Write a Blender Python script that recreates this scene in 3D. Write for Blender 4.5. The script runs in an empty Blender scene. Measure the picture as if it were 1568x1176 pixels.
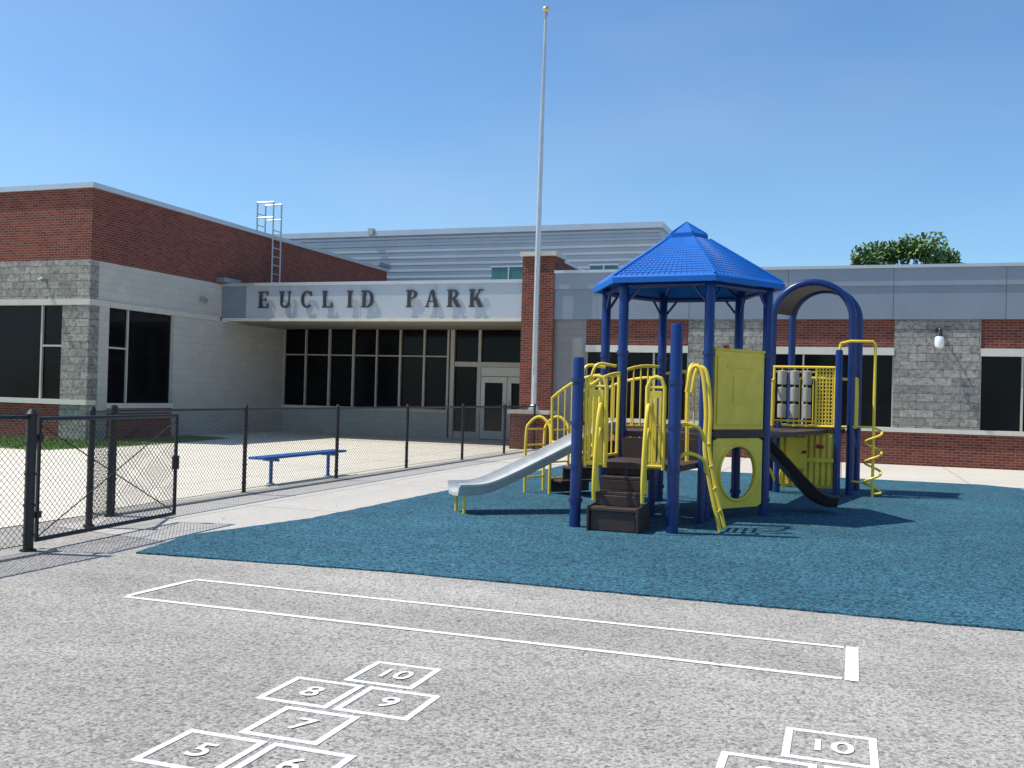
import bpy, bmesh, math, random
from mathutils import Vector, Matrix
random.seed(7)
sc=bpy.context.scene
D=bpy.data
# ------------------------------------------------------------------ materials
def newmat(name):
    m=D.materials.new(name); m.use_nodes=True
    nt=m.node_tree; b=nt.nodes["Principled BSDF"]
    return m,nt,b
def N(nt,t,**k):
    n=nt.nodes.new(t)
    for a,v in k.items(): setattr(n,a,v)
    return n
def L(nt,a,b): nt.links.new(a,b)
def ramp(nt,fac,stops):
    r=N(nt,"ShaderNodeValToRGB"); L(nt,fac,r.inputs[0])
    e=r.color_ramp.elements
    while len(e)<len(stops): e.new(0.5)
    for i,(p,c) in enumerate(stops):
        e[i].position=p; e[i].color=(c[0],c[1],c[2],1) if not isinstance(c,(int,float)) else (c,c,c,1)
    return r.outputs[0]
def noise(nt,vec,scale,detail=4,rough=.6):
    n=N(nt,"ShaderNodeTexNoise"); n.inputs["Scale"].default_value=scale; n.inputs["Detail"].default_value=detail; n.inputs["Roughness"].default_value=rough
    L(nt,vec,n.inputs["Vector"]); return n.outputs["Fac"]
def mixc(nt,fac,a,b,mode='MIX'):
    m=N(nt,"ShaderNodeMix",data_type='RGBA',blend_type=mode)
    for s,v in ((m.inputs[0],fac),(m.inputs[6],a),(m.inputs[7],b)):
        if isinstance(v,(int,float)): s.default_value=v
        elif isinstance(v,tuple): s.default_value=(v[0],v[1],v[2],1)
        else: L(nt,v,s)
    return m.outputs[2]
def pos(nt): return N(nt,"ShaderNodeNewGeometry").outputs["Position"]
def bump(nt,b,h,strength,dist=.01):
    n=N(nt,"ShaderNodeBump"); n.inputs["Strength"].default_value=strength; n.inputs["Distance"].default_value=dist
    L(nt,h,n.inputs["Height"]); L(nt,n.outputs[0],b.inputs["Normal"])
def wallvec(nt):
    s=N(nt,"ShaderNodeSeparateXYZ"); L(nt,pos(nt),s.inputs[0])
    a=N(nt,"ShaderNodeMath",operation='ADD'); L(nt,s.outputs[0],a.inputs[0]); L(nt,s.outputs[1],a.inputs[1])
    c=N(nt,"ShaderNodeCombineXYZ"); L(nt,a.outputs[0],c.inputs[0]); L(nt,s.outputs[2],c.inputs[1])
    return c.outputs[0]
def plain(name,col,rough=.5,var=.12,scale=6,metal=0,spec=.5,bmp=0):
    m,nt,b=newmat(name); p=pos(nt)
    n1=noise(nt,p,scale,5); 
    c=ramp(nt,n1,[(.3,tuple(x*(1-var) for x in col)),(.7,tuple(min(1,x*(1+var)) for x in col))])
    L(nt,c,b.inputs["Base Color"]); b.inputs["Roughness"].default_value=rough; b.inputs["Metallic"].default_value=metal
    b.inputs["Specular IOR Level"].default_value=spec
    n2=noise(nt,p,scale*1.7,3); rr=N(nt,"ShaderNodeMapRange"); L(nt,n2,rr.inputs[0]); rr.inputs[3].default_value=rough*.8; rr.inputs[4].default_value=min(1,rough*1.25); L(nt,rr.outputs[0],b.inputs["Roughness"])
    if bmp: bump(nt,b,noise(nt,p,scale*20,3),bmp,.005)
    return m
def brickmat(name,c1,c2,mort,bw,bh,msz,var=.35,rough=.9,bstr=.3,off=.5,fine=0):
    m,nt,b=newmat(name); v=wallvec(nt)
    t=N(nt,"ShaderNodeTexBrick"); L(nt,v,t.inputs["Vector"]); t.offset=off
    t.inputs["Color1"].default_value=(*c1,1); t.inputs["Color2"].default_value=(*c2,1); t.inputs["Mortar"].default_value=(*mort,1)
    t.inputs["Scale"].default_value=1; t.inputs["Mortar Size"].default_value=msz; t.inputs["Mortar Smooth"].default_value=.2
    t.inputs["Brick Width"].default_value=bw; t.inputs["Row Height"].default_value=bh
    n1=noise(nt,pos(nt),1.3,5,.65); g=ramp(nt,n1,[(.25,1-var*.5),(.75,1+0*var)])
    col=mixc(nt,1.0,t.outputs["Color"],g,'MULTIPLY')
    if fine:
        n2=noise(nt,v,fine,6,.75); g2=ramp(nt,n2,[(.32,.30),(.48,.85),(.68,1.2)])
        col=mixc(nt,1.0,col,g2,'MULTIPLY')
        inv=N(nt,"ShaderNodeMath",operation='MULTIPLY_ADD'); L(nt,t.outputs["Fac"],inv.inputs[0]); inv.inputs[1].default_value=-1; L(nt,n2,inv.inputs[2])
        bump(nt,b,inv.outputs[0],bstr,.08)
    else:
        inv=N(nt,"ShaderNodeMath",operation='SUBTRACT'); inv.inputs[0].default_value=1; L(nt,t.outputs["Fac"],inv.inputs[1])
        bump(nt,b,inv.outputs[0],bstr,.008)
    L(nt,col,b.inputs["Base Color"]); b.inputs["Roughness"].default_value=rough; b.inputs["Specular IOR Level"].default_value=.2
    return m
M={}
M['brick']=brickmat("brick",(.24,.064,.040),(.14,.036,.026),(.27,.20,.17),.203,.0677,.006)
M['split']=brickmat("split_face_block",(.50,.48,.42),(.33,.32,.29),(.26,.25,.23),.405,.203,.007,bstr=1.0,fine=9)
M['cmu']=brickmat("smooth_block",(.54,.52,.46),(.49,.475,.43),(.40,.38,.345),.405,.203,.006,var=.2,bstr=.15)
M['cmudark']=brickmat("grey_block",(.27,.265,.255),(.25,.245,.235),(.2,.2,.2),.405,.203,.006,var=.2,bstr=.15)
M['band']=plain("cast_stone",(.56,.52,.44),.85,.08,3)
M['sill']=plain("painted_trim",(.64,.60,.51),.6,.06,3)
M['metalpanel']=plain("grey_metal_panel",(.45,.48,.51),.38,.05,1.2,metal=.15)
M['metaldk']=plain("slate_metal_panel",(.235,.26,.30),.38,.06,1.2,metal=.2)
M['metalmid']=plain("mid_metal_panel",(.27,.295,.335),.38,.06,1.2,metal=.2)
M['coping']=plain("metal_coping",(.52,.54,.56),.35,.05,2,metal=.4)
M['siding']=plain("corrugated_siding",(.44,.46,.48),.4,.06,.7,metal=.3)
M['frame']=plain("window_frame",(.48,.45,.39),.45,.05,4)
M['doorp']=plain("door_paint",(.62,.59,.52),.45,.05,4)
M['soffit']=plain("soffit",(.28,.25,.20),.8,.05,3)
M['greenglass']=plain("green_glass",(.05,.16,.14),.1,.1,3)
m,nt,b=newmat("dark_glass"); L(nt,ramp(nt,noise(nt,pos(nt),.6,3),[(.3,(.003,.003,.004)),(.7,(.009,.009,.011))]),b.inputs["Base Color"]); b.inputs["Roughness"].default_value=.08; b.inputs["Specular IOR Level"].default_value=.15; M['glass']=m
M['roofing']=plain("roof_membrane",(.30,.30,.30),.9,.1,1)
M['letter']=plain("letter_metal",(.03,.03,.04),.4,.1,8)
M['galv']=plain("galvanised_steel",(.45,.46,.46),.4,.1,8,metal=.6)
M['polem']=plain("brushed_aluminium",(.62,.62,.60),.35,.08,3,metal=.5)
M['gold']=plain("gold_ball",(.75,.55,.25),.3,.05,8,metal=.6)
M['blackv']=plain("black_vinyl",(.016,.016,.017),.45,.2,8)
M['blue']=plain("blue_powder_coat",(.005,.028,.145),.3,.18,3)
M['roofblue']=plain("blue_plastic_roof",(.003,.125,.47),.5,.08,2,bmp=.25,spec=.3)
M['benchblue']=plain("bench_blue",(.015,.11,.40),.45,.1,5)
M['yellow']=plain("yellow_plastic",(.90,.62,.055),.42,.14,3)
M['yellowt']=plain("yellow_powder_coat",(.92,.64,.055),.35,.1,3)
M['brown']=plain("brown_vinyl_deck",(.06,.034,.026),.6,.2,6)
M['darkslide']=plain("brown_plastic",(.045,.028,.025),.5,.12,5)
M['slide']=plain("slide_plastic",(.50,.50,.48),.38,.14,4)
M['roller']=plain("tan_plastic",(.42,.38,.30),.5,.1,6)
M['red']=plain("red_plastic",(.5,.03,.03),.4,.1,6)
M['jar']=plain("white_glass_jar",(.85,.85,.85),.25,.02,6)
M['bark']=plain("bark",(.10,.075,.055),.9,.25,6)
M['litter']=plain("dry_leaf",(.20,.15,.10),.9,.3,9)
m,nt,b=newmat("leaves"); g=N(nt,"ShaderNodeNewGeometry")
L(nt,ramp(nt,g.outputs["Random Per Island"],[(0,(.03,.07,.012)),(.6,(.08,.16,.022)),(1,(.13,.23,.04))]),b.inputs["Base Color"]); b.inputs["Roughness"].default_value=.6; M['leaves']=m
m,nt,b=newmat("grass_blades"); g=N(nt,"ShaderNodeNewGeometry")
L(nt,ramp(nt,g.outputs["Random Per Island"],[(0,(.06,.12,.015)),(.6,(.13,.23,.035)),(1,(.24,.30,.07))]),b.inputs["Base Color"]); b.inputs["Roughness"].default_value=.7; M['blades']=m
M['grass']=plain("grass",(.11,.19,.035),.95,.35,3)
def ground_mat(name,c,stain,grain,gscale,bstr,rough=.93,joint=0,streak=0,crack=0):
    m,nt,b=newmat(name); p=pos(nt)
    big=noise(nt,p,.35,5,.6); mid=noise(nt,p,2.5,5,.7); fine=noise(nt,p,gscale,2,.8)
    vor=N(nt,"ShaderNodeTexVoronoi"); vor.inputs["Scale"].default_value=gscale*.9; L(nt,p,vor.inputs["Vector"])
    col=ramp(nt,big,[(.3,tuple(x*(1-stain) for x in c)),(.7,tuple(x*(1+stain*.6) for x in c))])
    col=mixc(nt,1.0,col,ramp(nt,mid,[(.3,1-stain*.7),(.7,1+0*stain)]),'MULTIPLY')
    col=mixc(nt,1.0,col,ramp(nt,fine,[(.3,max(0,1-grain*1.4)),(.5,1.0),(.72,1.0+grain*.6)]),'MULTIPLY')
    sp=ramp(nt,vor.outputs["Color"],[(0,1-grain),(.5,1.0),(1,1.0+grain*.3)])
    col=mixc(nt,1.0,col,sp,'MULTIPLY')
    if streak:
        mp=N(nt,"ShaderNodeMapping"); L(nt,p,mp.inputs[0]); mp.inputs["Rotation"].default_value=(0,0,.5); mp.inputs["Scale"].default_value=(.25,1.4,1)
        col=mixc(nt,1.0,col,ramp(nt,noise(nt,mp.outputs[0],.8,6,.65),[(.35,1-streak),(.6,1.0)]),'MULTIPLY')
    if joint:
        t=N(nt,"ShaderNodeTexBrick"); L(nt,p,t.inputs["Vector"]); t.offset=0
        t.inputs["Scale"].default_value=1; t.inputs["Brick Width"].default_value=joint; t.inputs["Row Height"].default_value=joint; t.inputs["Mortar Size"].default_value=.012
        col=mixc(nt,t.outputs["Fac"],col,tuple(x*.45 for x in c))
    L(nt,col,b.inputs["Base Color"]); b.inputs["Roughness"].default_value=rough; b.inputs["Specular IOR Level"].default_value=.2
    bump(nt,b,fine,bstr,.008)
    return m
M['asphalt']=ground_mat("worn_asphalt",(.47,.43,.385),.18,.50,52,.8,streak=.18)
M['concrete']=ground_mat("concrete",(.76,.69,.56),.06,.06,40,.1,joint=2.4)
M['apron']=ground_mat("apron_concrete",(.58,.53,.45),.08,.1,40,.1,joint=2.4)
M['walk']=ground_mat("walkway",(.53,.49,.435),.10,.2,70,.3,joint=3.6)
M['kerbm']=ground_mat("kerb_concrete",(.38,.355,.32),.15,.2,60,.3)
M['rubber']=ground_mat("rubber_surface",(.048,.145,.20),.26,.75,44,.9)
m,nt,b=newmat("worn_white_paint"); p=pos(nt)
w=ramp(nt,noise(nt,p,55,5,.85),[(.36,0.0),(.50,1.0)]); w2=ramp(nt,noise(nt,p,1.6,3),[(.3,.68),(.62,1.0)])
w=mixc(nt,1.0,w,w2,'MULTIPLY')
L(nt,mixc(nt,w,(.44,.41,.37),(.87,.86,.82)),b.inputs["Base Color"]); b.inputs["Roughness"].default_value=.8; M['paint']=m

# ------------------------------------------------------------------ builder
def empty(name,loc=(0,0,0)):
    e=D.objects.new(name,None); sc.collection.objects.link(e); e.location=loc; e.empty_display_size=.2; return e
class B:
    def __init__(s,name,mat,parent=None,smooth=False,bevel=0):
        s.n=name;s.m=M[mat] if isinstance(mat,str) else mat;s.p=parent;s.v=[];s.f=[];s.sm=smooth;s.bv=bevel;s.T=None
    def add(s,vs,fs):
        o=len(s.v)
        for v in vs:
            v=Vector(v)
            if s.T is not None: v=s.T@v
            s.v.append(v)
        for f in fs: s.f.append(tuple(i+o for i in f))
    def box(s,x0,x1,y0,y1,z0,z1):
        s.add([(x0,y0,z0),(x1,y0,z0),(x1,y1,z0),(x0,y1,z0),(x0,y0,z1),(x1,y0,z1),(x1,y1,z1),(x0,y1,z1)],
              [(3,2,1,0),(4,5,6,7),(0,1,5,4),(1,2,6,5),(2,3,7,6),(3,0,4,7)])
        return s
    def tube(s,pts,r,seg=8,closed=False,cap=True):
        pts=[Vector(p) for p in pts]; n=len(pts)
        rs=r if isinstance(r,(list,tuple)) else [r]*n
        prev=None; rings=[]
        for i,p in enumerate(pts):
            if closed: t=(pts[(i+1)%n]-pts[i-1])
            elif i==0: t=pts[1]-p
            elif i==n-1: t=p-pts[i-1]
            else: t=(pts[i+1]-p).normalized()+(p-pts[i-1]).normalized()
            t.normalize()
            if prev is None:
                a=Vector((0,0,1)) if abs(t.z)<.9 else Vector((1,0,0)); u=t.cross(a).normalized()
            else:
                u=prev-t*prev.dot(t)
                if u.length<1e-6: u=t.orthogonal()
                u.normalize()
            prev=u; w=t.cross(u)
            rings.append([p+(u*math.cos(2*math.pi*k/seg)+w*math.sin(2*math.pi*k/seg))*rs[i] for k in range(seg)])
        vs=[v for rg in rings for v in rg]; fs=[]
        m=n if closed else n-1
        for i in range(m):
            for k in range(seg):
                a=i*seg+k; b2=i*seg+(k+1)%seg; j=(i+1)%n
                fs.append((a,b2,j*seg+(k+1)%seg,j*seg+k))
        if cap and not closed:
            fs.append(tuple(reversed(range(seg)))); fs.append(tuple(range((n-1)*seg,n*seg)))
        s.add(vs,fs); return s
    def ext(s,poly,y0,y1):
        n=len(poly)
        s.add([(x,y0,z) for x,z in poly]+[(x,y1,z) for x,z in poly],
              [tuple(range(n)),tuple(reversed(range(n,2*n)))]+[(i,i+n,(i+1)%n+n,(i+1)%n) for i in range(n)])
        return s
    def quadz(s,poly,z):
        s.add([(x,y,z) for x,y in poly],[tuple(range(len(poly)))]); return s
    def strip(s,rows,closed=False):
        n=len(rows[0]); vs=[p for r in rows for p in r]; fs=[]
        for i in range(len(rows)-1):
            for k in range(n-(0 if closed else 1)):
                fs.append((i*n+k,i*n+(k+1)%n,(i+1)*n+(k+1)%n,(i+1)*n+k))
        s.add(vs,fs); return s
    def done(s):
        me=D.meshes.new(s.n); me.from_pydata([tuple(v) for v in s.v],[],s.f)
        bm=bmesh.new(); bm.from_mesh(me); bmesh.ops.recalc_face_normals(bm,faces=bm.faces); bm.to_mesh(me); bm.free()
        me.materials.append(s.m)
        o=D.objects.new(s.n,me); sc.collection.objects.link(o)
        if s.p: o.parent=s.p
        if s.sm:
            for pl in me.polygons: pl.use_smooth=True
            md=o.modifiers.new("es","EDGE_SPLIT"); md.split_angle=math.radians(40)
        if s.bv:
            md=o.modifiers.new("bv","BEVEL"); md.width=s.bv; md.segments=2; md.limit_method='ANGLE'
        return o
def box(name,mat,parent,*a,bevel=0): return B(name,mat,parent,bevel=bevel).box(*a).done()
def frameM(pa,pb,z=0):
    a=Vector((pa[0],pa[1],z)); d=Vector((pb[0]-pa[0],pb[1]-pa[1],0)); ln=d.length; d.normalize()
    y=Vector((-d.y,d.x,0))
    m=Matrix(((d.x,y.x,0,a.x),(d.y,y.y,0,a.y),(0,0,1,a.z),(0,0,0,1)))
    return m,ln
def cat(pts,n=8):
    P=[Vector(p) for p in pts]; P=[P[0]*2-P[1]]+P+[P[-1]*2-P[-2]]; out=[]
    for i in range(1,len(P)-2):
        for k in range(n):
            t=k/n; p0,p1,p2,p3=P[i-1:i+3]
            out.append(.5*((2*p1)+(-p0+p2)*t+(2*p0-5*p1+4*p2-p3)*t*t+(-p0+3*p1-3*p2+p3)*t**3))
    out.append(P[-2]); return out

# ------------------------------------------------------------------ ground
B("ground",'asphalt').quadz([(-400,-400),(400,-400),(400,400),(-400,400)],0).done()
conc=B("concrete_plaza",'concrete'); conc.quadz([(-40,2),(-8.26,2),(-8.26,26.3),(-40,26.3)],.008)
conc.quadz([(-19,26.3),(-8.2,26.3),(-8.2,30.1),(-19,30.1)],.012); conc.done()
B("concrete_apron",'apron').quadz([(-7.95,20.6),(30,20.6),(30,26.4),(-7.95,26.4)],.008).done()
B("walkway",'walk').quadz([(-7.95,8.2),(-5.7,7.8),(-5.7,20.59),(-7.95,20.59)],.004).done()
box("kerb",'kerbm',None,-8.25,-7.96,9.1,26.3,-.05,.03)
box("kerb",'kerbm',None,-7.05,-6.72,-1,7.0,-.05,.02)
rub=B("rubber_play_surface",'rubber')
base=[(-6.05,7.24),(-3.5,7.46),(1.2,7.45),(3.3,7.42),(3.35,19.0),(3.2,20.5),(2.6,20.9),(-5.75,20.9),(-5.8,14.5),(-5.92,10.1),(-6.3,8.3)]
pl=[]
for i in range(len(base)):
    a=Vector(base[i]);c=Vector(base[(i+1)%len(base)]); n=max(1,int((c-a).length/.12)); nn=Vector((-(c-a).y,(c-a).x)).normalized()
    for k in range(n): q=a.lerp(c,k/n)+nn*random.uniform(-.012,.012); pl.append((q.x,q.y))
rub.add([(x,y,.014) for x,y in pl]+[(x,y,-.05) for x,y in pl],[tuple(range(len(pl)))]+[(i,(i+1)%len(pl),(i+1)%len(pl)+len(pl),i+len(pl)) for i in range(len(pl))]); rub.done()
gr=B("grass_lawn",'grass'); gr.quadz([(-40,17.0),(-17.2,17.0),(-16.6,18.4),(-16.6,20.6),(-40,20.6)],.012); gr.quadz([(-19,20.6),(-16.6,20.6),(-17.2,24.5),(-19,25)],.012); gr.done()
bl=B("grass_blades",'blades')
for i in range(16000):
    x=random.uniform(-27,-16.7); y=random.uniform(17.1,20.6); h=random.uniform(.03,.11); a=random.uniform(0,6.28); w=.008
    dx,dy=math.cos(a)*w,math.sin(a)*w; lx,ly=random.uniform(-.03,.03),random.uniform(-.03,.03)
    bl.add([(x-dx,y-dy,.012),(x+dx,y+dy,.012),(x+lx,y+ly,h)],[(0,1,2)])
bl.done()
lt_=B("dry_leaves_litter",'litter')
for i in range(110):
    x=random.uniform(-8,3); y=random.uniform(4.5,20); 
    s_=random.uniform(.008,.022); a=random.uniform(0,6.28); c_,s2=math.cos(a)*s_,math.sin(a)*s_
    lt_.add([(x-c_,y-s2,.017),(x+s2*.5,y-c_*.5,.020),(x+c_,y+s2,.018),(x-s2*.5,y+c_*.5,.024)],[(0,1,2,3)])
lt_.done()
def line(b,p,q,w,z=.004):
    p=Vector(p);q=Vector(q);d=(q-p).normalized();n=Vector((-d.y,d.x))*w/2
    b.add([(p.x-n.x,p.y-n.y,z),(q.x-n.x,q.y-n.y,z),(q.x+n.x,q.y+n.y,z),(p.x+n.x,p.y+n.y,z)],[(0,1,2,3)])
ln_=B("painted_court_lines",'paint')
line(ln_,(-4.88,5.73),(.03,5.73),.05); line(ln_,(-4.83,6.47),(.04,6.46),.05)
line(ln_,(-4.88,5.76),(-4.83,6.44),.06,.0045); line(ln_,(.08,5.70),(.09,6.49),.075,.0045); ln_.done()
def textmesh(body,size,mat,parent,loc,rotz=0):
    cu=D.curves.new("n","FONT"); cu.body=body; cu.size=size; cu.align_x='CENTER'; cu.align_y='CENTER'; cu.offset=.003
    ob=D.objects.new("n",cu); sc.collection.objects.link(ob); dg=bpy.context.evaluated_depsgraph_get()
    me=D.meshes.new_from_object(ob.evaluated_get(dg)); D.objects.remove(ob)
    me.materials.clear(); me.materials.append(M[mat]); o=D.objects.new("number_"+body,me); sc.collection.objects.link(o); o.parent=parent; o.location=loc; o.rotation_euler=(0,0,rotz); return o
def hopscotch(ox,oy,name,rows):
    e=empty(name); b=B("squares",'paint',e); S=.40; w=.034
    for (cx,cy,num) in rows:
        x0,y0=ox+cx*(S+.03),oy+cy*(S+.04)
        z=.004
        b.box(x0,x0+S,y0,y0+w,.001,z); b.box(x0,x0+S,y0+S-w,y0+S,.001,z); b.box(x0,x0+w,y0+w+.0005,y0+S-w-.0005,.001,z); b.box(x0+S-w,x0+S,y0+w+.0005,y0+S-w-.0005,.001,z)
        textmesh(num,.21,'paint',e,(x0+S/2,y0+S/2,.005))
    b.done()
R=[(0,0,"10"),(-.58,-1,"8"),(.42,-1,"9"),(-.1,-2,"7"),(-.6,-3,"5"),(.4,-3,"6"),(-.1,-4,"4")]
hopscotch(-2.47,4.58,"hopscotch_marking",R)
hopscotch(-.22,4.37,"hopscotch_marking",R)

# ------------------------------------------------------------------ school building
SB=empty("school_building")
XW=-19.01; YL=20.65; YC=26.42; YE=30.1
box("wing_brick_upper",'brick',SB,-34,XW,YL,38.2,4.83,6.74)
cp=B("wing_coping",'coping',SB); cp.box(-34,XW+.08,YL-.08,YL+.3,6.74,6.88); cp.box(XW-.3,XW+.08,YL+.301,38.3,6.74,6.879); cp.done()
box("wing_roof",'roofing',SB,-33.9,XW-.31,YL+.31,38,6.0,6.76)
box("wing_front_split_band",'split',SB,-34,XW+.012,YL-.012,YL+.3,3.78,4.828)
bd=B("wing_cast_bands",'band',SB); bd.box(-34,XW+.035,YL-.035,YL+.3,3.62,3.779); bd.box(XW-.3,XW+.035,YL+.301,26.3,3.621,3.778); bd.done()
box("wing_pilaster",'split',SB,-19.9,XW+.013,YL-.013,YL+.35,1.081,3.619)
box("wing_pilaster_base",'split',SB,-19.9,XW+.013,YL-.013,YL+.35,0,.949)
box("wing_front_brick_base",'brick',SB,-34,-19.901,YL,YL+.3,0,.949)
box("wing_front_sill",'sill',SB,-34,XW+.03,YL-.06,YL+.3,.95,1.08)
box("wing_front_block_left",'split',SB,-34,-24.2,YL-.01,YL+.3,1.081,3.619)
box("wing_front_glass",'glass',SB,-24.2,-19.9,YL+.14,YL+.2,1.08,3.62)
fr=B("wing_front_mullions",'frame',SB)
for x in (-23.4,-20.68): fr.box(x-.028,x+.028,YL+.08,YL+.16,1.08,3.62)
for x in (-24.17,-19.915): fr.box(x-.015,x+.015,YL+.08,YL+.16,1.08,3.62)
fr.box(-20.68,-19.9,YL+.085,YL+.155,2.5,2.55); fr.box(-24.2,-23.4,YL+.085,YL+.155,2.5,2.55); fr.done()
sd=B("wing_side_block",'cmu',SB)
sd.box(XW-.3,XW,YL+.351,21.4,0,3.62); sd.box(XW-.3,XW,24.1,YE+8,0,3.619); sd.box(XW-.3,XW-.001,YL+.301,YE+8,3.779,4.829); sd.done()
box("wing_side_under_window_brick",'brick',SB,XW-.3,XW+.002,21.4,24.1,0,.86)
box("wing_side_sill",'sill',SB,XW-.3,XW+.05,21.38,24.12,.86,1.0)
box("wing_side_glass",'glass',SB,XW-.16,XW-.10,21.4,24.1,1.0,3.62)
fr=B("wing_side_mullions",'frame',SB)
for y,hw in ((21.415,.015),(22.2,.028),(24.085,.015)): fr.box(XW-.13,XW-.05,y-hw,y+hw,1.0,3.62)
fr.box(XW-.125,XW-.055,21.4,22.2,2.5,2.55); fr.done()
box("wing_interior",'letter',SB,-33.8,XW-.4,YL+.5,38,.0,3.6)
box("canopy_fascia",'metalpanel',SB,-18.995,-8.78,YC,YC+.15,3.74,4.76)
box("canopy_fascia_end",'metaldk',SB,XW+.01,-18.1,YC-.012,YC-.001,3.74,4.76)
box("canopy_coping",'coping',SB,-18.99,-8.78,YC-.05,YC+.3,4.76,4.86)
box("canopy_drip",'sill',SB,-18.99,-8.78,YC-.02,YC+.2,3.65,3.74)
box("canopy_soffit",'soffit',SB,-18.99,-7.9,YC+.2,YE,3.655,3.75)
box("canopy_roof",'roofing',SB,-18.99,-7.85,YC+.15,40,4.4,4.7)
sm=B("fascia_seams",'metaldk',SB)
for x in (-16.5,-14,-11.5): sm.box(x-.006,x+.006,YC-.003,YC+.01,3.745,4.755)
sm.done()
co=B("brick_column",'brick',SB); co.box(-8.77,-7.82,YC-.15,YC+.75,1.1,5.5); co.done()
co=B("parapet_brick",'brick',SB); co.box(-8.3,-7.83,YC+.751,33,4.7,5.42); co.done()
box("parapet_coping",'coping',SB,-8.36,-7.78,YC+.8,33,5.42,5.5)
box("column_cap",'band',SB,-8.84,-7.75,YC-.22,YC+.8,5.5,5.62)
box("column_pedestal",'brick',SB,-8.84,-7.74,YC-.72,YC+.7,0,1.0)
box("pedestal_cap",'band',SB,-8.9,-7.69,YC-.78,YC+.7,1.0,1.1)
box("entry_base",'cmu',SB,-19,-12.6,YE,YE+.3,0,.86)
box("entry_sill",'sill',SB,-19,-12.6,YE-.04,YE+.3,.86,.95)
box("entry_glass",'glass',SB,-19,-7.9,YE+.1,YE+.16,.0,3.65)
fr=B("entry_mullions",'frame',SB)
xs=[-18.98,-18.1,-17.15,-16.2,-15.3,-14.4,-13.5,-12.62]
for i,x in enumerate(xs):
    w_=.022 if i in (0,1,4) else .034
    fr.box(x-w_,x+w_,YE,YE+.11,.95,3.655)
fr.box(-12.52,-12.38,YE-.02,YE+.11,0,3.655)
for a,b2 in zip(xs[:-1],xs[1:]): fr.box(a+.036,b2-.036,YE+.03,YE+.105,2.73,2.77)
fr.box(-12.36,-8,YE-.01,YE+.11,2.42,2.58); fr.box(-11.53,-11.43,YE,YE+.11,2.581,3.65); fr.box(-11.55,-11.42,YE,YE+.11,0,2.419); fr.box(-9.55,-9.42,YE,YE+.11,0,2.419)
fr.box(-12.36,-11.55,YE,YE+.11,.0,.25); fr.done()
dr=B("entry_doors",'doorp',SB)
for x0 in (-11.41,-10.48):
    x1=x0+.91
    dr.box(x0,x0+.14,YE+.02,YE+.09,.03,2.1); dr.box(x1-.14,x1,YE+.02,YE+.09,.03,2.1); dr.box(x0+.141,x1-.141,YE+.021,YE+.089,1.9,2.1); dr.box(x0+.141,x1-.141,YE+.021,YE+.089,.03,.3)
dr.box(-11.41,-9.56,YE+.015,YE+.1,2.12,2.41); dr.done()
hd=B("door_handles",'galv',SB); hd.tube([(-10.58,YE-.03,.9),(-10.58,YE-.03,1.3)],.015); hd.tube([(-10.4,YE-.03,.9),(-10.4,YE-.03,1.3)],.015); hd.done()
box("entry_back_wall",'cmu',SB,-19,-7.85,YE+.6,YE+.8,0,3.7)
box("entry_right_wall",'cmu',SB,-8.3,-7.83,YC+.76,YE+.6,0,4.69)
XR=26
box("grey_block_panel",'cmudark',SB,-7.82,-6.88,YC,YC+.3,0,3.7)
box("wall_base_brick",'brick',SB,-6.88,XR,YC,YC+.3,0,.84)
box("wall_sill",'sill',SB,-6.87,XR,YC-.06,YC+.3,.84,.95)
sp=B("split_block_piers",'split',SB); br=B("brick_over_windows",'brick',SB); lt=B("window_lintels",'sill',SB); gl=B("window_glass",'glass',SB); mu=B("window_mullions",'frame',SB)
bays=[(-6.88,-4.01)]; x=-1.95
while x<XR: bays.append((x,x+3.16)); x+=5.16
for i,(a,b2) in enumerate(bays):
    sp.box(b2,b2+2.0,YC-.03,YC+.3,.951,3.7)
    br.box(a,b2,YC,YC+.3,2.98,3.699); lt.box(a,b2,YC-.045,YC+.3,2.79,2.979)
    gl.box(a,b2,YC+.15,YC+.2,.95,2.79)
    for xx in (a+.95,b2-.95): mu.box(xx-.022,xx+.022,YC+.07,YC+.16,.951,2.789)
    for xx in (a+.015,b2-.015): mu.box(xx-.014,xx+.014,YC+.07,YC+.16,.951,2.789)
for q in (sp,br,lt,gl,mu): q.done()
box("right_fascia_lower",'metaldk',SB,-7.82,XR,YC-.08,YC+.3,3.701,4.55)
box("right_fascia_upper",'metalmid',SB,-7.82,XR,YC-.11,YC+.3,4.551,5.0)
box("right_coping",'coping',SB,-7.82,XR,YC-.16,YC+.4,5.0,5.08)
sm=B("right_fascia_seams",'letter',SB)
x=-4.0
while x<XR: sm.box(x-.004,x+.004,YC-.083,YC-.075,3.705,4.548); sm.box(x-.004,x+.004,YC-.113,YC-.105,4.555,4.998); x+=2.58
sm.done()
box("right_roof",'roofing',SB,-7.8,XR,YC+.4,44,4.5,4.95)
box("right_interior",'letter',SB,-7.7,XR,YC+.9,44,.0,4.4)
GY=40.4
g=B("gym_siding",'siding',SB); g.box(-32,-7.4,GY,60,4,8.7)
z=4.6
while z<8.6:
    g.add([(-32,GY-.002,z),(-7.4,GY-.002,z),(-7.4,GY-.08,z+.03),(-32,GY-.08,z+.03),(-32,GY-.08,z+.13),(-7.4,GY-.08,z+.13),(-7.4,GY-.002,z+.16),(-32,GY-.002,z+.16)],[(0,1,2,3),(3,2,5,4),(4,5,6,7)]); z+=.3
g.done()
box("gym_coping",'coping',SB,-32.1,-7.3,GY-.15,60,8.7,8.95)
gw=B("gym_windows",'greenglass',SB); gw.box(-14.9,-13.3,GY-.09,GY-.01,6.6,7.15); gw.box(-10.4,-9.2,GY-.09,GY-.01,6.6,7.15); gw.done()
gw=B("gym_window_frames",'coping',SB)
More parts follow.
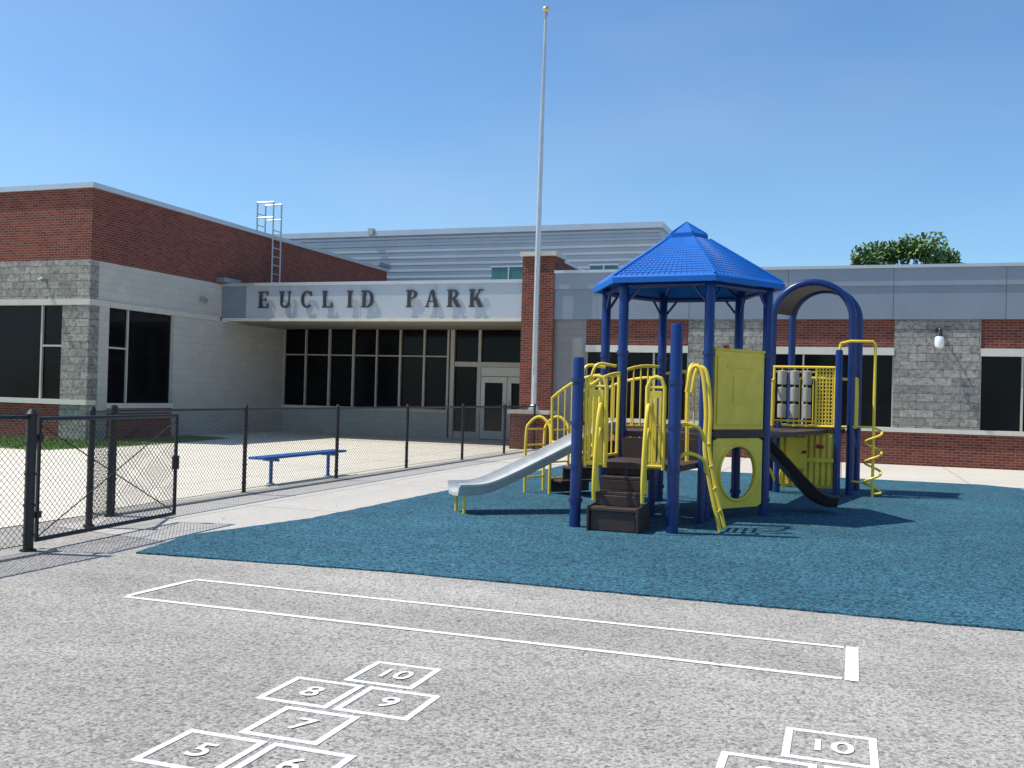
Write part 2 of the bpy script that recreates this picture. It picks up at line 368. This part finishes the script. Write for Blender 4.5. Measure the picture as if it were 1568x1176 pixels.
for a,b2 in ((-14.9,-13.3),(-10.4,-9.2)): gw.box(a-.05,b2+.05,GY-.12,GY-.085,7.15,7.22); gw.box((a+b2)/2-.03,(a+b2)/2+.03,GY-.12,GY-.091,6.6,7.149)
gw.done()
box("gym_vent",'galv',SB,-21.0,-20.75,GY-.3,GY,8.75,9.05)
box("wing_roof_end_vent",'metaldk',SB,XW-.9,XW+.15,37.2,38.3,6.9,7.05)
box("scupper",'metaldk',SB,XW,XW+.3,26.1,27.0,4.88,5.02)
ld=B("roof_ladder",'galv',SB)
for y in (28.9,29.4):
    ld.tube([(-18.8,y,4.7),(-18.8,y,7.98)],.03,6); ld.tube([(-19.45,y,6.9),(-19.45,y,7.98)],.03,6); ld.tube([(-18.8,y,7.98),(-19.45,y,7.98)],.03,6); ld.tube([(-18.8,y,7.45),(-19.45,y,7.45)],.025,6)
for k in range(8): ld.tube([(-18.8,28.9,4.9+.3*k),(-18.8,29.4,4.9+.3*k)],.018,6)
for k in range(2): ld.tube([(-19.45,28.9,7.2+.4*k),(-19.45,29.4,7.2+.4*k)],.018,6)
ld.done()
LT=B("euclid_park_letters",'letter',SB,bevel=0)
cnt=[0]
def seg(poly,ox,oz,s):
    cnt[0]+=1; d=.0008*(cnt[0]%6)
    LT.ext([(ox+x*s,oz+z*s) for x,z in poly],YC-.068-d,YC-.04)
def rect(x0,x1,z0,z1): return [(x0,z0),(x1,z0),(x1,z1),(x0,z1)]
def arc(ox,oz,s,cx,cz,rx,rz,tx,tz,a0,a1,n=14):
    for i in range(n):
        t0=math.radians(a0+(a1-a0)*i/n);t1=math.radians(a0+(a1-a0)*(i+1)/n)
        seg([(cx+(rx-tx)*math.cos(t0),cz+(rz-tz)*math.sin(t0)),(cx+rx*math.cos(t0),cz+rz*math.sin(t0)),(cx+rx*math.cos(t1),cz+rz*math.sin(t1)),(cx+(rx-tx)*math.cos(t1),cz+(rz-tz)*math.sin(t1))],ox,oz,s)
def letter(ch,xc,z,s):
    W={'E':.72,'U':.8,'C':.74,'L':.7,'I':.36,'D':.78,'P':.7,'A':.84,'R':.82,'K':.84}[ch]; ox=xc-W*s/2
    S_=lambda p: seg(p,ox,z,s)
    t=.2; h=.075
    if ch in 'ELDPRKI': S_(rect(.08,.08+t,0,1)); S_(rect(0,.36,0,h)); S_(rect(0,.36,1-h,1))
    if ch=='E':
        S_(rect(.3,.68,1-h,1)); S_(rect(.6,.68,.76,1-h)); S_(rect(.28,.55,.48,.48+h)); S_(rect(.5,.56,.4,.64)); S_(rect(.3,.7,0,h)); S_(rect(.62,.7,h,.27))
    if ch=='L': S_(rect(.3,.68,0,h)); S_(rect(.6,.68,h,.3))
    if ch=='U':
        S_(rect(.08,.27,.3,1)); S_(rect(0,.35,1-h,1)); S_(rect(.64,.72,.3,1)); S_(rect(.55,.8,1-h,1)); arc(ox,z,s,.4,.3,.32,.31,.13,.12,180,360)
    if ch=='C': arc(ox,z,s,.4,.5,.4,.51,.19,.09,45,315,20); S_(rect(.62,.7,.7,.97))
    if ch=='D': S_(rect(.3,.42,0,h)); S_(rect(.3,.42,1-h,1)); arc(ox,z,s,.36,.5,.42,.5,.19,.085,-90,90,16)
    if ch in 'PR': arc(ox,z,s,.34,.74,.33,.26,.17,.07,-90,90,12); S_(rect(.26,.36,1-h,1)); S_(rect(.26,.36,.48,.55))
    if ch=='R': S_([(.3,.5),(.5,.5),(.8,0),(.58,0)]); S_(rect(.56,.84,0,h))
    if ch=='A':
        S_([(.37,1),(.5,1),(.8,0),(.58,0)]); S_([(.34,.95),(.42,.95),(.14,0),(.06,0)]); S_(rect(.2,.62,.3,.37)); S_(rect(0,.24,0,h)); S_(rect(.5,.84,0,h))
    if ch=='K': S_([(.26,.42),(.34,.36),(.74,1),(.64,1)]); S_([(.34,.55),(.46,.68),(.82,0),(.6,0)]); S_(rect(.54,.84,1-h,1)); S_(rect(.56,.84,0,h))
for ch,xc in zip("EUCLIDPARK",(-17.43,-16.64,-15.87,-15.14,-14.36,-13.76,-12.28,-11.62,-10.92,-10.22)): letter(ch,xc,4.06,.52)
LT.done()
def lamp(x,y,z,name="wall_lamp",axis=(0,-1)):
    e=empty(name); ax,ay=axis; q=.26
    b=B("mount",'letter',e,True); b.tube([(x,y,z),(x+ax*.05,y+ay*.05,z)],.08,12); b.tube(cat([(x,y,z),(x+ax*.12,y+ay*.12,z+.06),(x+ax*.22,y+ay*.22,z+.03),(x+ax*q,y+ay*q,z-.06)],5),.022,8)
    px,py=x+ax*q,y+ay*q
    b.tube([(px,py,z-.05),(px,py,z-.16)],[.05,.09],12); b.done()
    b=B("jar",'jar',e,True); b.tube([(px,py,z-.161),(px,py,z-.2),(px,py,z-.32),(px,py,z-.42),(px,py,z-.46)],[.08,.105,.115,.1,.04],14); b.done()
lamp(2.24,YC-.03,3.42)
def flood(x,y,z,ax,ay):
    e=empty("flood_light"); b=B("housing",'galv',e,True); b.tube([(x,y,z),(x+ax*.1,y+ay*.1,z)],.05,10); b.tube([(x+ax*.1,y+ay*.1,z+.02),(x+ax*.22,y+ay*.22,z-.08)],[.06,.09],12); b.done()
flood(-20.5,YL-.012,4.3,0,-1); flood(XW,25.3,4.25,1,0)

# ------------------------------------------------------------------ flagpole
FP=empty("flagpole"); fx,fy=-8.24,YC-.42; FT=12.32
b=B("pole",'polem',FP,True); b.tube([(fx,fy,1.1),(fx,fy,5),(fx+.02,fy,9),(fx+.05,fy,FT)],[.085,.08,.062,.04],16); b.tube([(fx,fy,1.1),(fx,fy,1.2),(fx,fy,1.26)],[.16,.15,.09],16); b.done()
b=B("finial_ball",'gold',FP,True)
rows=[]
for i in range(9):
    t=math.pi*i/8; rows.append([(fx+.05+.1*math.sin(t)*math.cos(2*math.pi*k/14),fy+.1*math.sin(t)*math.sin(2*math.pi*k/14),FT+.13-.1*math.cos(t)) for k in range(14)])
b.strip(rows,True); b.done()
b=B("truck",'galv',FP,True); b.tube([(fx+.05,fy,FT-.05),(fx+.05,fy,FT+.05)],.06,10); b.tube([(fx+.04,fy,FT-.1),(fx+.04,fy-.1,FT-.15)],.02,6); b.tube([(fx+.03,fy-.1,FT-.15),(fx,fy-.11,2.2)],.006,4); b.tube([(fx,fy-.08,2.2),(fx,fy-.12,2.2),(fx,fy-.12,2.1),(fx,fy-.12,2.3)],.012,6); b.done()

# ------------------------------------------------------------------ chain link fence
def mesh_panel(b,p,q,z0,z1,sp=.062,w=.0025):
    T,ln=frameM(p,q); H=z1-z0; b.T=T
    n=int((ln+H)/sp)+1
    for sgn in (1,-1):
        for i in range(n):
            s0=-H+i*sp if sgn==1 else i*sp
            s1=s0+H*sgn
            def at(s): return z0+(s-s0)/(s1-s0)*H
            a,c=(s0,s1) if s0<s1 else (s1,s0)
            a=max(a,0);c=min(c,ln)
            if c-a<.01: continue
            b.tube([(a,.003*sgn,at(a)),(c,.003*sgn,at(c))],w,3,cap=False)
    b.T=None
def fence(name,pts,h=1.22,r=.03,first=True):
    e=empty(name); po=B("posts",'blackv',e,True); ra=B("rails",'blackv',e,True); me=B("chain_link_mesh",'blackv',e)
    for i,p in enumerate(pts):
        po.tube([(p[0],p[1],0),(p[0],p[1],h+.03)],r,10); po.tube([(p[0],p[1],h+.03),(p[0],p[1],h+.07)],[r*1.25,r*.6],10)
        po.tube([(p[0],p[1],0.0),(p[0],p[1],.035)],r*1.6,10)
        for z in (.15,.42,.7,.98): po.tube([(p[0],p[1],z),(p[0],p[1],z+.02)],r*1.2,10)
        if i: 
            q=pts[i-1]; ra.tube([(q[0],q[1],h),(p[0],p[1],h)],.021,8); ra.tube([(q[0],q[1],.08),(p[0],p[1],.08)],.004,4); mesh_panel(me,q,p,.06,h)
    po.done();ra.done();me.done(); return e
fence("chain_link_fence",[(-8.02,9.17),(-8.1,11.9),(-8.12,14.61),(-8.12,17.4),(-8.1,20.3),(-8.08,23.1),(-8.08,25.6)])
fence("chain_link_fence",[(-6.84,-.5),(-6.85,2.0),(-6.86,4.45),(-6.88,6.82)],r=.045)
fence("chain_link_fence",[(-7.56,8.30),(-8.0,9.1)],r=.035)
G=empty("chain_link_gate"); fr=B("gate_frame",'blackv',G,True); me=B("chain_link_mesh",'blackv',G)
p,q=(-6.92,6.95),(-7.07,9.06); T,ln=frameM(p,q); 
fr.T=T
fr.tube([(0,0,.1),(0,0,1.2),(ln,0,1.2),(ln,0,.1)],.024,8,closed=True)
fr.tube([(0,0,1.15),(ln,0,.12)],.006,6); fr.tube([(0,0,.12),(ln,0,1.15)],.006,6)
for z in (.3,1.0): fr.tube([(0,0,z),(0,0,z+.06)],.04,8); fr.tube([(-.12,0,z+.03),(0,0,z+.03)],.018,6)
fr.tube([(ln,0,.6),(ln,0,.75)],.04,8)
fr.done(); mesh_panel(me,p,q,.1,1.2); me.done()

# ------------------------------------------------------------------ bench
BE=empty("park_bench")
s=B("seat",'benchblue',BE,bevel=.008)
for k in range(2): s.box(-8.72+.16*k,-8.575+.16*k,12.9,15.5,.42,.46)
s.done()
s=B("legs",'benchblue',BE,True)
for y in (13.3,15.1):
    s.tube([(-8.56,y,0),(-8.56,y,.38)],.03,10); s.tube([(-8.7,y,.395),(-8.42,y,.395)],.022,8)
s.done()
s=B("foot_plates",'galv',BE,True)
for y in (13.3,15.1): s.tube([(-8.56,y,.008),(-8.56,y,.025)],.07,10)
s.done()

# ------------------------------------------------------------------ playground structure
PS=empty("playground_structure")
cx,cy,Rh=-2.09,13.36,1.13
hexv=[(cx+Rh*math.cos(math.radians(a)),cy+Rh*math.sin(math.radians(a))) for a in (-65,-125,-185,-245,55,-5)]
fr_,fl_,l_,rl_,rr_,r_=hexv
P1=(-2.93,10.95); P2=(-1.80,10.99)
posts=B("blue_posts",'blue',PS,True)
def post(p,h,r=.064):
    posts.tube([(p[0],p[1],0),(p[0],p[1],h-.04),(p[0],p[1],h-.01),(p[0],p[1],h)],[r,r,r*.85,r*.3],16)
for v in hexv: post(v,3.1)
post(P1,2.0,.067); post(P2,2.4,.07); 
post((-1.62,12.0),1.9,.05)
col=B("post_clamps",'blue',PS,True)
for v in hexv:
    for z in (1.08,2.1,.2): col.tube([(v[0],v[1],z),(v[0],v[1],z+.05)],.078,14)
for v in (P1,P2):
    for z in (.3,.7,1.2,1.7): col.tube([(v[0],v[1],z),(v[0],v[1],z+.045)],.082,14)
col.done()
def hexring(R_,z,n=6,rot=-65): return [(cx+R_*math.cos(math.radians(rot+60*k)),cy+R_*math.sin(math.radians(rot+60*k)),z) for k in range(n)]
rf=B("hexagonal_roof",'roofblue',PS)
rf.strip([hexring(1.34,3.02),hexring(1.34,3.09),hexring(1.30,3.12),hexring(.34,3.72),hexring(.30,3.73),hexring(.30,3.79),hexring(.27,3.80),hexring(.02,3.97)],True)
rf.strip([hexring(1.30,3.02),hexring(.3,3.66)],True); rf.strip([hexring(1.34,3.02),hexring(1.30,3.02)],True)
rf.done()
rb=B("roof_ribs",'roofblue',PS,True)
A=hexring(1.31,3.12);C_=hexring(.33,3.725);E=hexring(.28,3.80)
for a,c,e2 in zip(A,C_,E): rb.tube([a,c],.018,6); rb.tube([e2,(cx,cy,3.975)],.014,6)
for s_ in [i/16 for i in range(1,16)]:
    ring=[Vector(a).lerp(Vector(c),s_)+Vector((0,0,.001)) for a,c in zip(A,C_)]
    rb.tube(ring,.004,4,closed=True)
for k in range(6):
    a,b2,c,d=Vector(A[k]),Vector(A[(k+1)%6]),Vector(C_[k]),Vector(C_[(k+1)%6])
    for t in [i/18 for i in range(1,18)]:
        e0=a.lerp(b2,t); top=c.lerp(d,t); rb.tube([e0,top],.0035,4)
rb.done()
rs=B("roof_supports",'blue',PS,True)
I=hexring(1.13,3.0)
rs.tube([Vector(v) for v in I],.035,8,closed=True)
for v in I: rs.tube([v,(cx,cy,3.55)],.02,6)
for k in range(6):
    v=Vector(I[k]); w=Vector(I[(k+1)%6]); d=(w-v).normalized()
    rs.tube([v-Vector((0,0,.28)),v+d*.22],.018,6); rs.tube([w-Vector((0,0,.28)),w-d*.22],.018,6)
rs.done()
dk=B("decks",'brown',PS)
dk.add([(x,y,1.10) for x,y in hexv]+[(x,y,1.03) for x,y in hexv],[tuple(range(6)),tuple(range(6,12))]+[(i,(i+1)%6,(i+1)%6+6,i+6) for i in range(6)])
q=[(-2.92,11.35),(-1.76,11.35),(fr_[0]-.02,fr_[1]-.02),(fl_[0]+.02,fl_[1]-.02)]
dk.add([(x,y,.76) for x,y in q]+[(x,y,.69) for x,y in q],[(0,1,2,3),(7,6,5,4)]+[(i,(i+1)%4,(i+1)%4+4,i+4) for i in range(4)])
dk.box(-2.7,-1.68,12.33,12.37,.76,1.02)
dk.box(-1.1,.05,16.95,18.0,1.03,1.10)
dk.done()
st=B("front_steps",'brown',PS,bevel=.01)
for k,(y,z) in enumerate(((10.72,.28),(10.98,.44),(11.22,.60))):
    st.box(-2.70,-2.16,y,y+.28,z-.04,z); st.box(-2.69,-2.17,y+.24,y+.265,z+.001,z+.12)
st.box(-2.73,-2.701,10.7,11.4,.02,.30);st.box(-2.159,-2.13,10.7,11.4,.02,.30)
st.box(-2.69,-2.17,10.735,10.75,.02,.24)
st.done()
Y=B("yellow_rails",'yellowt',PS,True)
def loop(pts,r=.022,n=6): Y.tube(cat(pts,n),r,8)
yp=B("yellow_panels",'yellow',PS,bevel=.006)
for a,b2 in ((-2.84,-2.60),(-2.12,-1.92)):
    Y.tube([(a,10.98,.72),(a,10.98,1.66),(a+.04,10.98,1.76),((a+b2)/2,10.98,1.78),(b2-.04,10.98,1.76),(b2,10.98,1.66),(b2,10.98,.72)],.024,8)
    wd=(b2-a-.06)
    yp.box(a+.03,a+.03+wd*.22,10.965,10.995,.80,1.54); yp.box(a+.03+wd*.38,a+.03+wd*.62,10.965,10.995,.80,1.54); yp.box(b2-.03-wd*.22,b2-.03,10.965,10.995,.80,1.54)
    yp.box(a+.03,b2-.03,10.967,10.993,.74,.799); yp.box(a+.03,b2-.03,10.967,10.993,1.541,1.62)
    Y.tube([(a,10.98,.76),(b2,10.98,.76)],.02,8); Y.tube([(a,10.98,1.66),(b2,10.98,1.66)],.018,8)
for x in (-2.66,-2.1):
    loop([(x,11.3,.78),(x,11.28,1.3),(x,11.1,1.5),(x,10.9,1.38),(x,10.78,1.0),(x,10.72,.6),(x,10.74,.36)])
    loop([(x,11.0,1.2),(x,10.86,1.05),(x,10.84,.7),(x,10.95,.45)])
def barrier(pa,pb,z0,z1a,z1b,n=7,bow=.1):
    T,ln=frameM(pa,pb); Y.T=T
    top=[(ln*t,0,z1a+(z1b-z1a)*t+bow*math.sin(math.pi*t)) for t in [i/8 for i in range(9)]]
    Y.tube([(0.02,0,z0)]+top+[(ln-.02,0,z0)],.024,8); Y.tube([(0,0,z0),(ln,0,z0)],.02,8)
    for i in range(1,n): 
        t=i/n; Y.tube([(ln*t,0,z0),(ln*t,0,z1a+(z1b-z1a)*t+bow*math.sin(math.pi*t))],.012,6)
    Y.T=None
barrier(l_,rl_,1.12,1.75,2.0,8)
barrier(rl_,rr_,1.12,1.9,1.9,9,.05)
barrier((-4.25,14.35),(-3.3,13.55),.82,1.5,1.85,7,.08)
barrier((-3.9,15.3),(-2.75,14.45),.82,1.5,1.85,7,.08)
barrier((-2.93,11.05),(-2.76,12.35),.8,1.55,1.85,6,.06)
st=B("rear_steps",'brown',PS,bevel=.01)
T,ln=frameM((-2.95,13.95),(-4.3,14.95)); st.T=T
for k in range(4): st.box(.1+.32*k,.42+.32*k,-.4,.4,.86-.22*k,.9-.22*k); st.box(.40+.32*k,.425+.32*k,-.39,.39,.69-.22*k,.859-.22*k)
st.T=None; st.done()
for d in (0,.35): 
    x0=-4.67+d*.45; y0=14.38+d*1.35
    loop([(x0,y0,0),(x0,y0,.9),(x0+.05,y0+.02,1.1),(x0+.2,y0+.03,1.2),(x0+.35,y0+.02,1.1),(x0+.4,y0,.9),(x0+.4,y0,0)],.024,5)
for z in (.25,.5,.75,1.0): Y.tube([(-4.67,14.38,z),(-4.51,14.85,z)],.016,6); Y.tube([(-4.27,14.38,z),(-4.11,14.85,z)],.016,6)
for y in (11.33,11.74):
    loop([(-1.74,y+.1,1.62),(-1.68,y+.08,1.9),(-1.56,y+.05,1.86),(-1.5,y+.02,1.4),(-1.5,y,.95),(-1.42,y,.5),(-1.3,y,0.02)],.024,6)
for z,x in ((.22,-1.355),(.48,-1.415),(.74,-1.46),(1.0,-1.5)): Y.tube([(x,11.33,z),(x,11.74,z)],.02,8)
loop([(-1.8,11.06,1.18),(-1.7,11.1,1.25),(-1.55,11.2,1.2),(-1.5,11.33,1.05)],.022)
loop([(-1.8,11.06,.82),(-1.66,11.05,.92),(-1.5,11.2,.85),(-1.48,11.33,.7)],.022)
loop([(-1.73,11.5,.8),(-1.73,11.5,1.8),(-1.69,11.75,1.95),(-1.65,12.05,1.8),(-1.65,12.05,.8)],.022)
T,ln=frameM(fr_,r_)
yp.T=T; yp.box(.09,ln-.09,-.03,.02,1.16,2.16); yp.box(.13,ln-.13,-.045,-.031,1.22,2.10)
yp.box(.42,.66,-.055,-.046,1.5,1.85); yp.box(.3,.8,-.053,-.046,1.95,2.0)
n=48; c0=ln/2; cz=.60; hw=ln/2-.09; hh=.45; rr2=.345
outer=[];inner=[]
for i in range(n):
    a=2*math.pi*(i+.5)/n; ca,sa=math.cos(a),math.sin(a); k=min(hw/abs(ca),hh/abs(sa)); outer.append((c0+ca*k,cz+sa*k)); inner.append((c0+ca*rr2,cz+sa*rr2))
yp.strip([[(x,y,z) for x,z in o_] for o_,y in ((inner,.02),(inner,-.03),(outer,-.03),(outer,.02),(inner,.02))],True)
Y.T=T; Y.tube([(c0+math.cos(2*math.pi*i/32)*(rr2+.01),-.03,cz+math.sin(2*math.pi*i/32)*(rr2+.01)) for i in range(32)],.022,8,closed=True)
Y.tube([(.08,-.02,2.18),(ln-.08,-.02,2.18)],.022,8); Y.T=None
yp.T=None
bx=B("deck_edge_trim",'brown',PS); bx.T=T; bx.box(.07,ln-.07,-.05,.03,1.06,1.155); bx.T=None; bx.done()
rd=B("red_knob",'red',PS,True); rd.T=T; rd.tube([(.3,-.02,2.2),(.3,-.02,2.24)],.04,10); rd.T=None; rd.done()
def slide(name,mat,a,b2,prof,w,lip,mt=.02):
    A_=Vector((a[0],a[1],0));Bv=Vector((b2[0],b2[1],0)); d=(Bv-A_); ln=d.length; d.normalize(); n_=Vector((-d.y,d.x,0))
    pr=cat([(t*ln,0,z) for t,z in prof],6); rows=[]
    for p_ in pr:
        c=A_+d*p_.x; z=p_.z; r=[]
        for s_,h in ((-w/2-.05,lip-.03),(-w/2-.05,lip),(-w/2,lip+.01),(-w/2+.03,lip*.5),(-w/2+.07,.02),(0,0),(w/2-.07,.02),(w/2-.03,lip*.5),(w/2,lip+.01),(w/2+.05,lip),(w/2+.05,lip-.03),(w/2+.01,lip-.03),(w/2-.01,lip*.3),(w/2-.05,-.03),(0,-.04),(-w/2+.05,-.03),(-w/2+.01,lip*.3),(-w/2-.01,lip-.03)):
            q=c+n_*s_; r.append((q.x,q.y,z+h))
        rows.append(r)
    s=B(name,mat,PS,True); s.strip(rows,True); s.add(rows[0],[tuple(range(18))]); s.add(rows[-1],[tuple(range(18))]); s.done()
slide("slide",'slide',(-2.98,12.9),(-4.68,11.46),[(0,1.10),(.08,1.07),(.2,.92),(.5,.60),(.74,.36),(.86,.28),(1.0,.27)],.46,.12)
Y.tube([(-4.51,11.42,0),(-4.51,11.42,.27)],.022,8); Y.tube([(-4.7,11.62,0),(-4.7,11.62,.27)],.022,8)
loop([(-3.0,12.55,1.15),(-3.15,12.45,1.6),(-3.1,12.48,1.95),(-2.86,12.6,1.95)],.022); loop([(-3.3,13.15,1.15),(-3.45,13.05,1.6),(-3.4,13.1,1.95),(-3.15,13.2,1.95)],.022)
slide("rear_slide",'darkslide',(-1.25,13.75),(-.1,14.2),[(0,1.08),(.1,1.04),(.4,.66),(.72,.26),(.88,.14),(1.0,.13)],.42,.13)
u=B("under_deck_supports",'blue',PS,True)
for (x,y) in ((-2.3,12.35),(-2.45,11.5),(-1.9,11.5)): u.tube([(x,y,0),(x,y,1.03 if y>12 else .7)],.045,10)
u.done()
def archp(xa,xb,y,zs,ext=0): 
    r=(xb[0]-xa[0])/2; cxx=(xb[0]+xa[0])/2
    pts=[(xa[0],xa[1],0),(xa[0],xa[1],zs*.5)]
    for i in range(17):
        t=math.pi*(1-i/16); f=(math.cos(t)+1)/2
        pts.append((cxx+r*math.cos(t),xa[1]+(xb[1]-xa[1])*f,zs+r*math.sin(t)*.98))
    pts+=[(xb[0],xb[1],zs*.5),(xb[0],xb[1],0)]; return pts
a1=archp((-1.15,17.0),(.13,17.05),0,2.93); a2=archp((-.88,17.95),(.25,18.0),0,2.98)
posts.tube(a1,.062,14); posts.tube(a2,.062,14)
post((-.07,16.82),2.42,.058)
post((-1.02,16.82),1.2,.055)
u=B("arch_canopy_sheet",'darkslide',PS,True)
rows=[]
for i in range(3,18):
    p_,q_=Vector(a1[i]),Vector(a2[i]); rows.append([p_.lerp(q_,t)-Vector((0,0,.02)) for t in (0.06,.5,.94)])
u.strip(rows); o=u.done()
Y.tube([(-1.1,16.83,1.14),(-1.1,16.83,2.12),(-.12,16.83,2.12),(-.12,16.83,1.14)],.03,8,closed=True)
Y.tube([(-.42,16.83,1.14),(-.42,16.83,2.12)],.022,8)
ro=B("rollers",'roller',PS,True)
for i in range(3):
    for j in range(3):
        x=-.97+i*.2; z=1.27+j*.28; ro.tube([(x,16.83,z-.01),(x,16.83,z),(x,16.83,z+.22),(x,16.83,z+.23)],[.05,.075,.075,.05],14)
ro.done()
for i in range(3): Y.tube([(-.97+i*.2,16.83,1.14),(-.97+i*.2,16.83,2.12)],.012,6)
Y.tube([(-1.1,16.83,1.22),(-.42,16.83,1.22)],.02,6); Y.tube([(-1.1,16.83,2.04),(-.42,16.83,2.04)],.02,6)
for i in range(1,6): Y.tube([(-.42+i*.052,16.83,1.14),(-.42+i*.052,16.83,2.12)],.013,5)
for j in range(1,16): Y.tube([(-.42,16.835,1.14+j*.061),(-.12,16.835,1.14+j*.061)],.013,5)
barrier((.15,17.1),(.24,17.95),1.12,1.95,1.95,7,.02); barrier((-.85,17.97),(.2,18.0),1.12,1.95,1.95,9,.02)
for i in range(9): yp.box(-.98+.095*i,-.92+.095*i,16.78,16.83,.16,1.0)
yp.box(-1.0,-.12,16.831,16.86,.12,1.04); yp.box(-.85,-.55,16.73,16.779,.45,.95); yp.box(-1.0,-.12,16.75,16.779,.55,.62)
bx=B("small_details",'red',PS,True); bx.tube([(-.4,16.72,.82),(-.28,16.72,.8)],.03,8); bx.tube([(-.62,16.71,.7),(-.55,16.71,.72)],.025,8); bx.done()
bx=B("deck_trim",'brown',PS); bx.box(-1.08,-.12,16.78,16.87,1.05,1.12); bx.done()
loop([(-1.1,16.8,1.1),(-1.2,16.7,.95),(-1.12,16.65,.75),(-1.2,16.65,.55),(-1.1,16.7,.35),(-1.05,16.8,.2)],.022)
loop([(-.9,16.7,.1),(-.95,16.6,.35),(-.85,16.6,.5),(-.6,16.65,.45)],.02)
br_=B("bridge_deck",'brown',PS); br_.add([(-.98,13.4,1.09),(-1.36,14.2,1.09),(-1.1,16.95,1.09),(-.2,16.95,1.09)]+[(-.98,13.4,1.03),(-1.36,14.2,1.03),(-1.1,16.95,1.03),(-.2,16.95,1.03)],[(0,1,2,3),(7,6,5,4),(0,1,5,4),(1,2,6,5),(2,3,7,6),(3,0,4,7)]); br_.done()
barrier((-1.42,14.4),(-1.12,16.8),1.12,1.8,1.9,14,-.08)
sx,sy=.49,16.94
Y.tube([(-.05,16.83,2.52),(.1,16.86,2.56),(.45,16.93,2.56),(sx,sy,2.5)],.024,8)
Y.tube([(-.05,16.83,2.52),(-.07,16.82,2.35)],.024,8)
Y.tube([(sx,sy,2.52),(sx,sy,0)],.024,8)
hp=[]
for i in range(73):
    t=i/72; a=t*2*math.pi*3.2; hp.append((sx+.13*math.cos(a),sy+.13*math.sin(a),.08+1.05*t))
Y.tube(hp,.02,8); Y.tube([(sx,sy,.06),hp[0]],.02,6); Y.tube([hp[-1],(sx,sy,1.15)],.02,6)
Y.tube([(sx,sy,1.15),(.13,17.02,1.15)],.02,6); Y.tube([(.13,17.02,.25),(sx,sy,.22)],.02,6)
posts.done(); Y.done(); yp.done()

# ------------------------------------------------------------------ tree
def tree(x,y,h,r,n=9000,seed=3):
    rnd=random.Random(seed); e=empty("tree"); t=B("trunk",'bark',e,True)
    t.tube([(x,y,0),(x+.1,y,h*.3),(x,y+.1,h*.6),(x,y,h*.8)],[.35,.28,.18,.05],10)
    cl=[]; zc=h-r*.78-.5
    for i in range(46):
        while True:
            v=Vector((rnd.uniform(-1,1),rnd.uniform(-1,1),rnd.uniform(-1,1)))
            if v.length<1: break
        v=v.normalized()*v.length**.5
        c=Vector((x+v.x*r*.86,y+v.y*r*.86,zc+v.z*r*.74)); cl.append((c,rnd.uniform(.5,1.0)*r*.27))
        t.tube([(x,y,h*.3+rnd.random()*h*.2),c.lerp(Vector((x,y,h*.5)),.4),c],[.1,.06,.02],6)
    t.done(); b=B("foliage",'leaves',e)
    for i in range(n):
        c,s=rnd.choice(cl); d=Vector((rnd.gauss(0,1),rnd.gauss(0,1),rnd.gauss(0,.8))).normalized()*s*rnd.random()**.4
        p_=c+d; u_=Vector((rnd.gauss(0,1),rnd.gauss(0,1),rnd.gauss(0,1))).normalized(); v_=u_.orthogonal().normalized(); k=rnd.uniform(.10,.2)
        b.add([p_-u_*k,p_+v_*k*.6,p_+u_*k,p_-v_*k*.6],[(0,1,2,3)])
    b.done()
tree(3.3,64.7,12.4,4.0,14000,3); tree(7.4,66.5,10.9,1.7,4500,5)

# ------------------------------------------------------------------ light
sd_=Vector((1,.27,0)).normalized(); el=math.radians(60)
d=Vector((sd_.x*math.cos(el),sd_.y*math.cos(el),-math.sin(el)))
su=D.lights.new("sun","SUN"); su.energy=5.0; su.angle=math.radians(.5); su.color=(1,.96,.88)
so=D.objects.new("sun",su); sc.collection.objects.link(so); so.rotation_euler=d.to_track_quat('-Z','Y').to_euler(); so.location=(-20,0,30)
w=D.worlds.new("World"); sc.world=w; w.use_nodes=True; nt=w.node_tree; bg=nt.nodes["Background"]
sk=nt.nodes.new("ShaderNodeTexSky"); sk.sky_type='NISHITA'; sk.sun_disc=False; sk.sun_elevation=el; sk.sun_rotation=math.atan2(-sd_.x,-sd_.y)
sk.air_density=1.0; sk.dust_density=.8; sk.ozone_density=1.0
tint=mixc(nt,1.0,sk.outputs[0],(.88,1.22,1.48),'MULTIPLY')
tc=N(nt,"ShaderNodeTexCoord"); mp=N(nt,"ShaderNodeMapping"); L(nt,tc.outputs["Generated"],mp.inputs[0]); mp.inputs["Scale"].default_value=(1.2,1.6,4)
cl_=ramp(nt,noise(nt,mp.outputs[0],1.3,4,.5),[(.45,0.0),(.8,.16)])
L(nt,mixc(nt,cl_,tint,(6.2,6.8,7.2)),bg.inputs[0]); bg.inputs[1].default_value=.115
sc.view_settings.view_transform='Standard'; sc.view_settings.look='None'; sc.view_settings.exposure=0
# ------------------------------------------------------------------ camera
p_,r_c,a_=.0105,.0265,.330
fw=Vector((0,math.cos(p_),math.sin(p_)));up=Vector((0,-math.sin(p_),math.cos(p_)));rt=Vector((1,0,0))
rt2=rt*math.cos(r_c)+up*math.sin(r_c); up2=-rt*math.sin(r_c)+up*math.cos(r_c)
Rz=Matrix.Rotation(a_,3,'Z')
rt2,up2,fw=Rz@rt2,Rz@up2,Rz@fw
cam=D.cameras.new("camera"); cam.sensor_width=36; cam.lens=36*1480/1568; cam.clip_end=2000; cam.clip_start=.05
co=D.objects.new("camera",cam); sc.collection.objects.link(co)
co.matrix_world=Matrix(((rt2.x,up2.x,-fw.x,0),(rt2.y,up2.y,-fw.y,0),(rt2.z,up2.z,-fw.z,1.54),(0,0,0,1)))
sc.camera=co
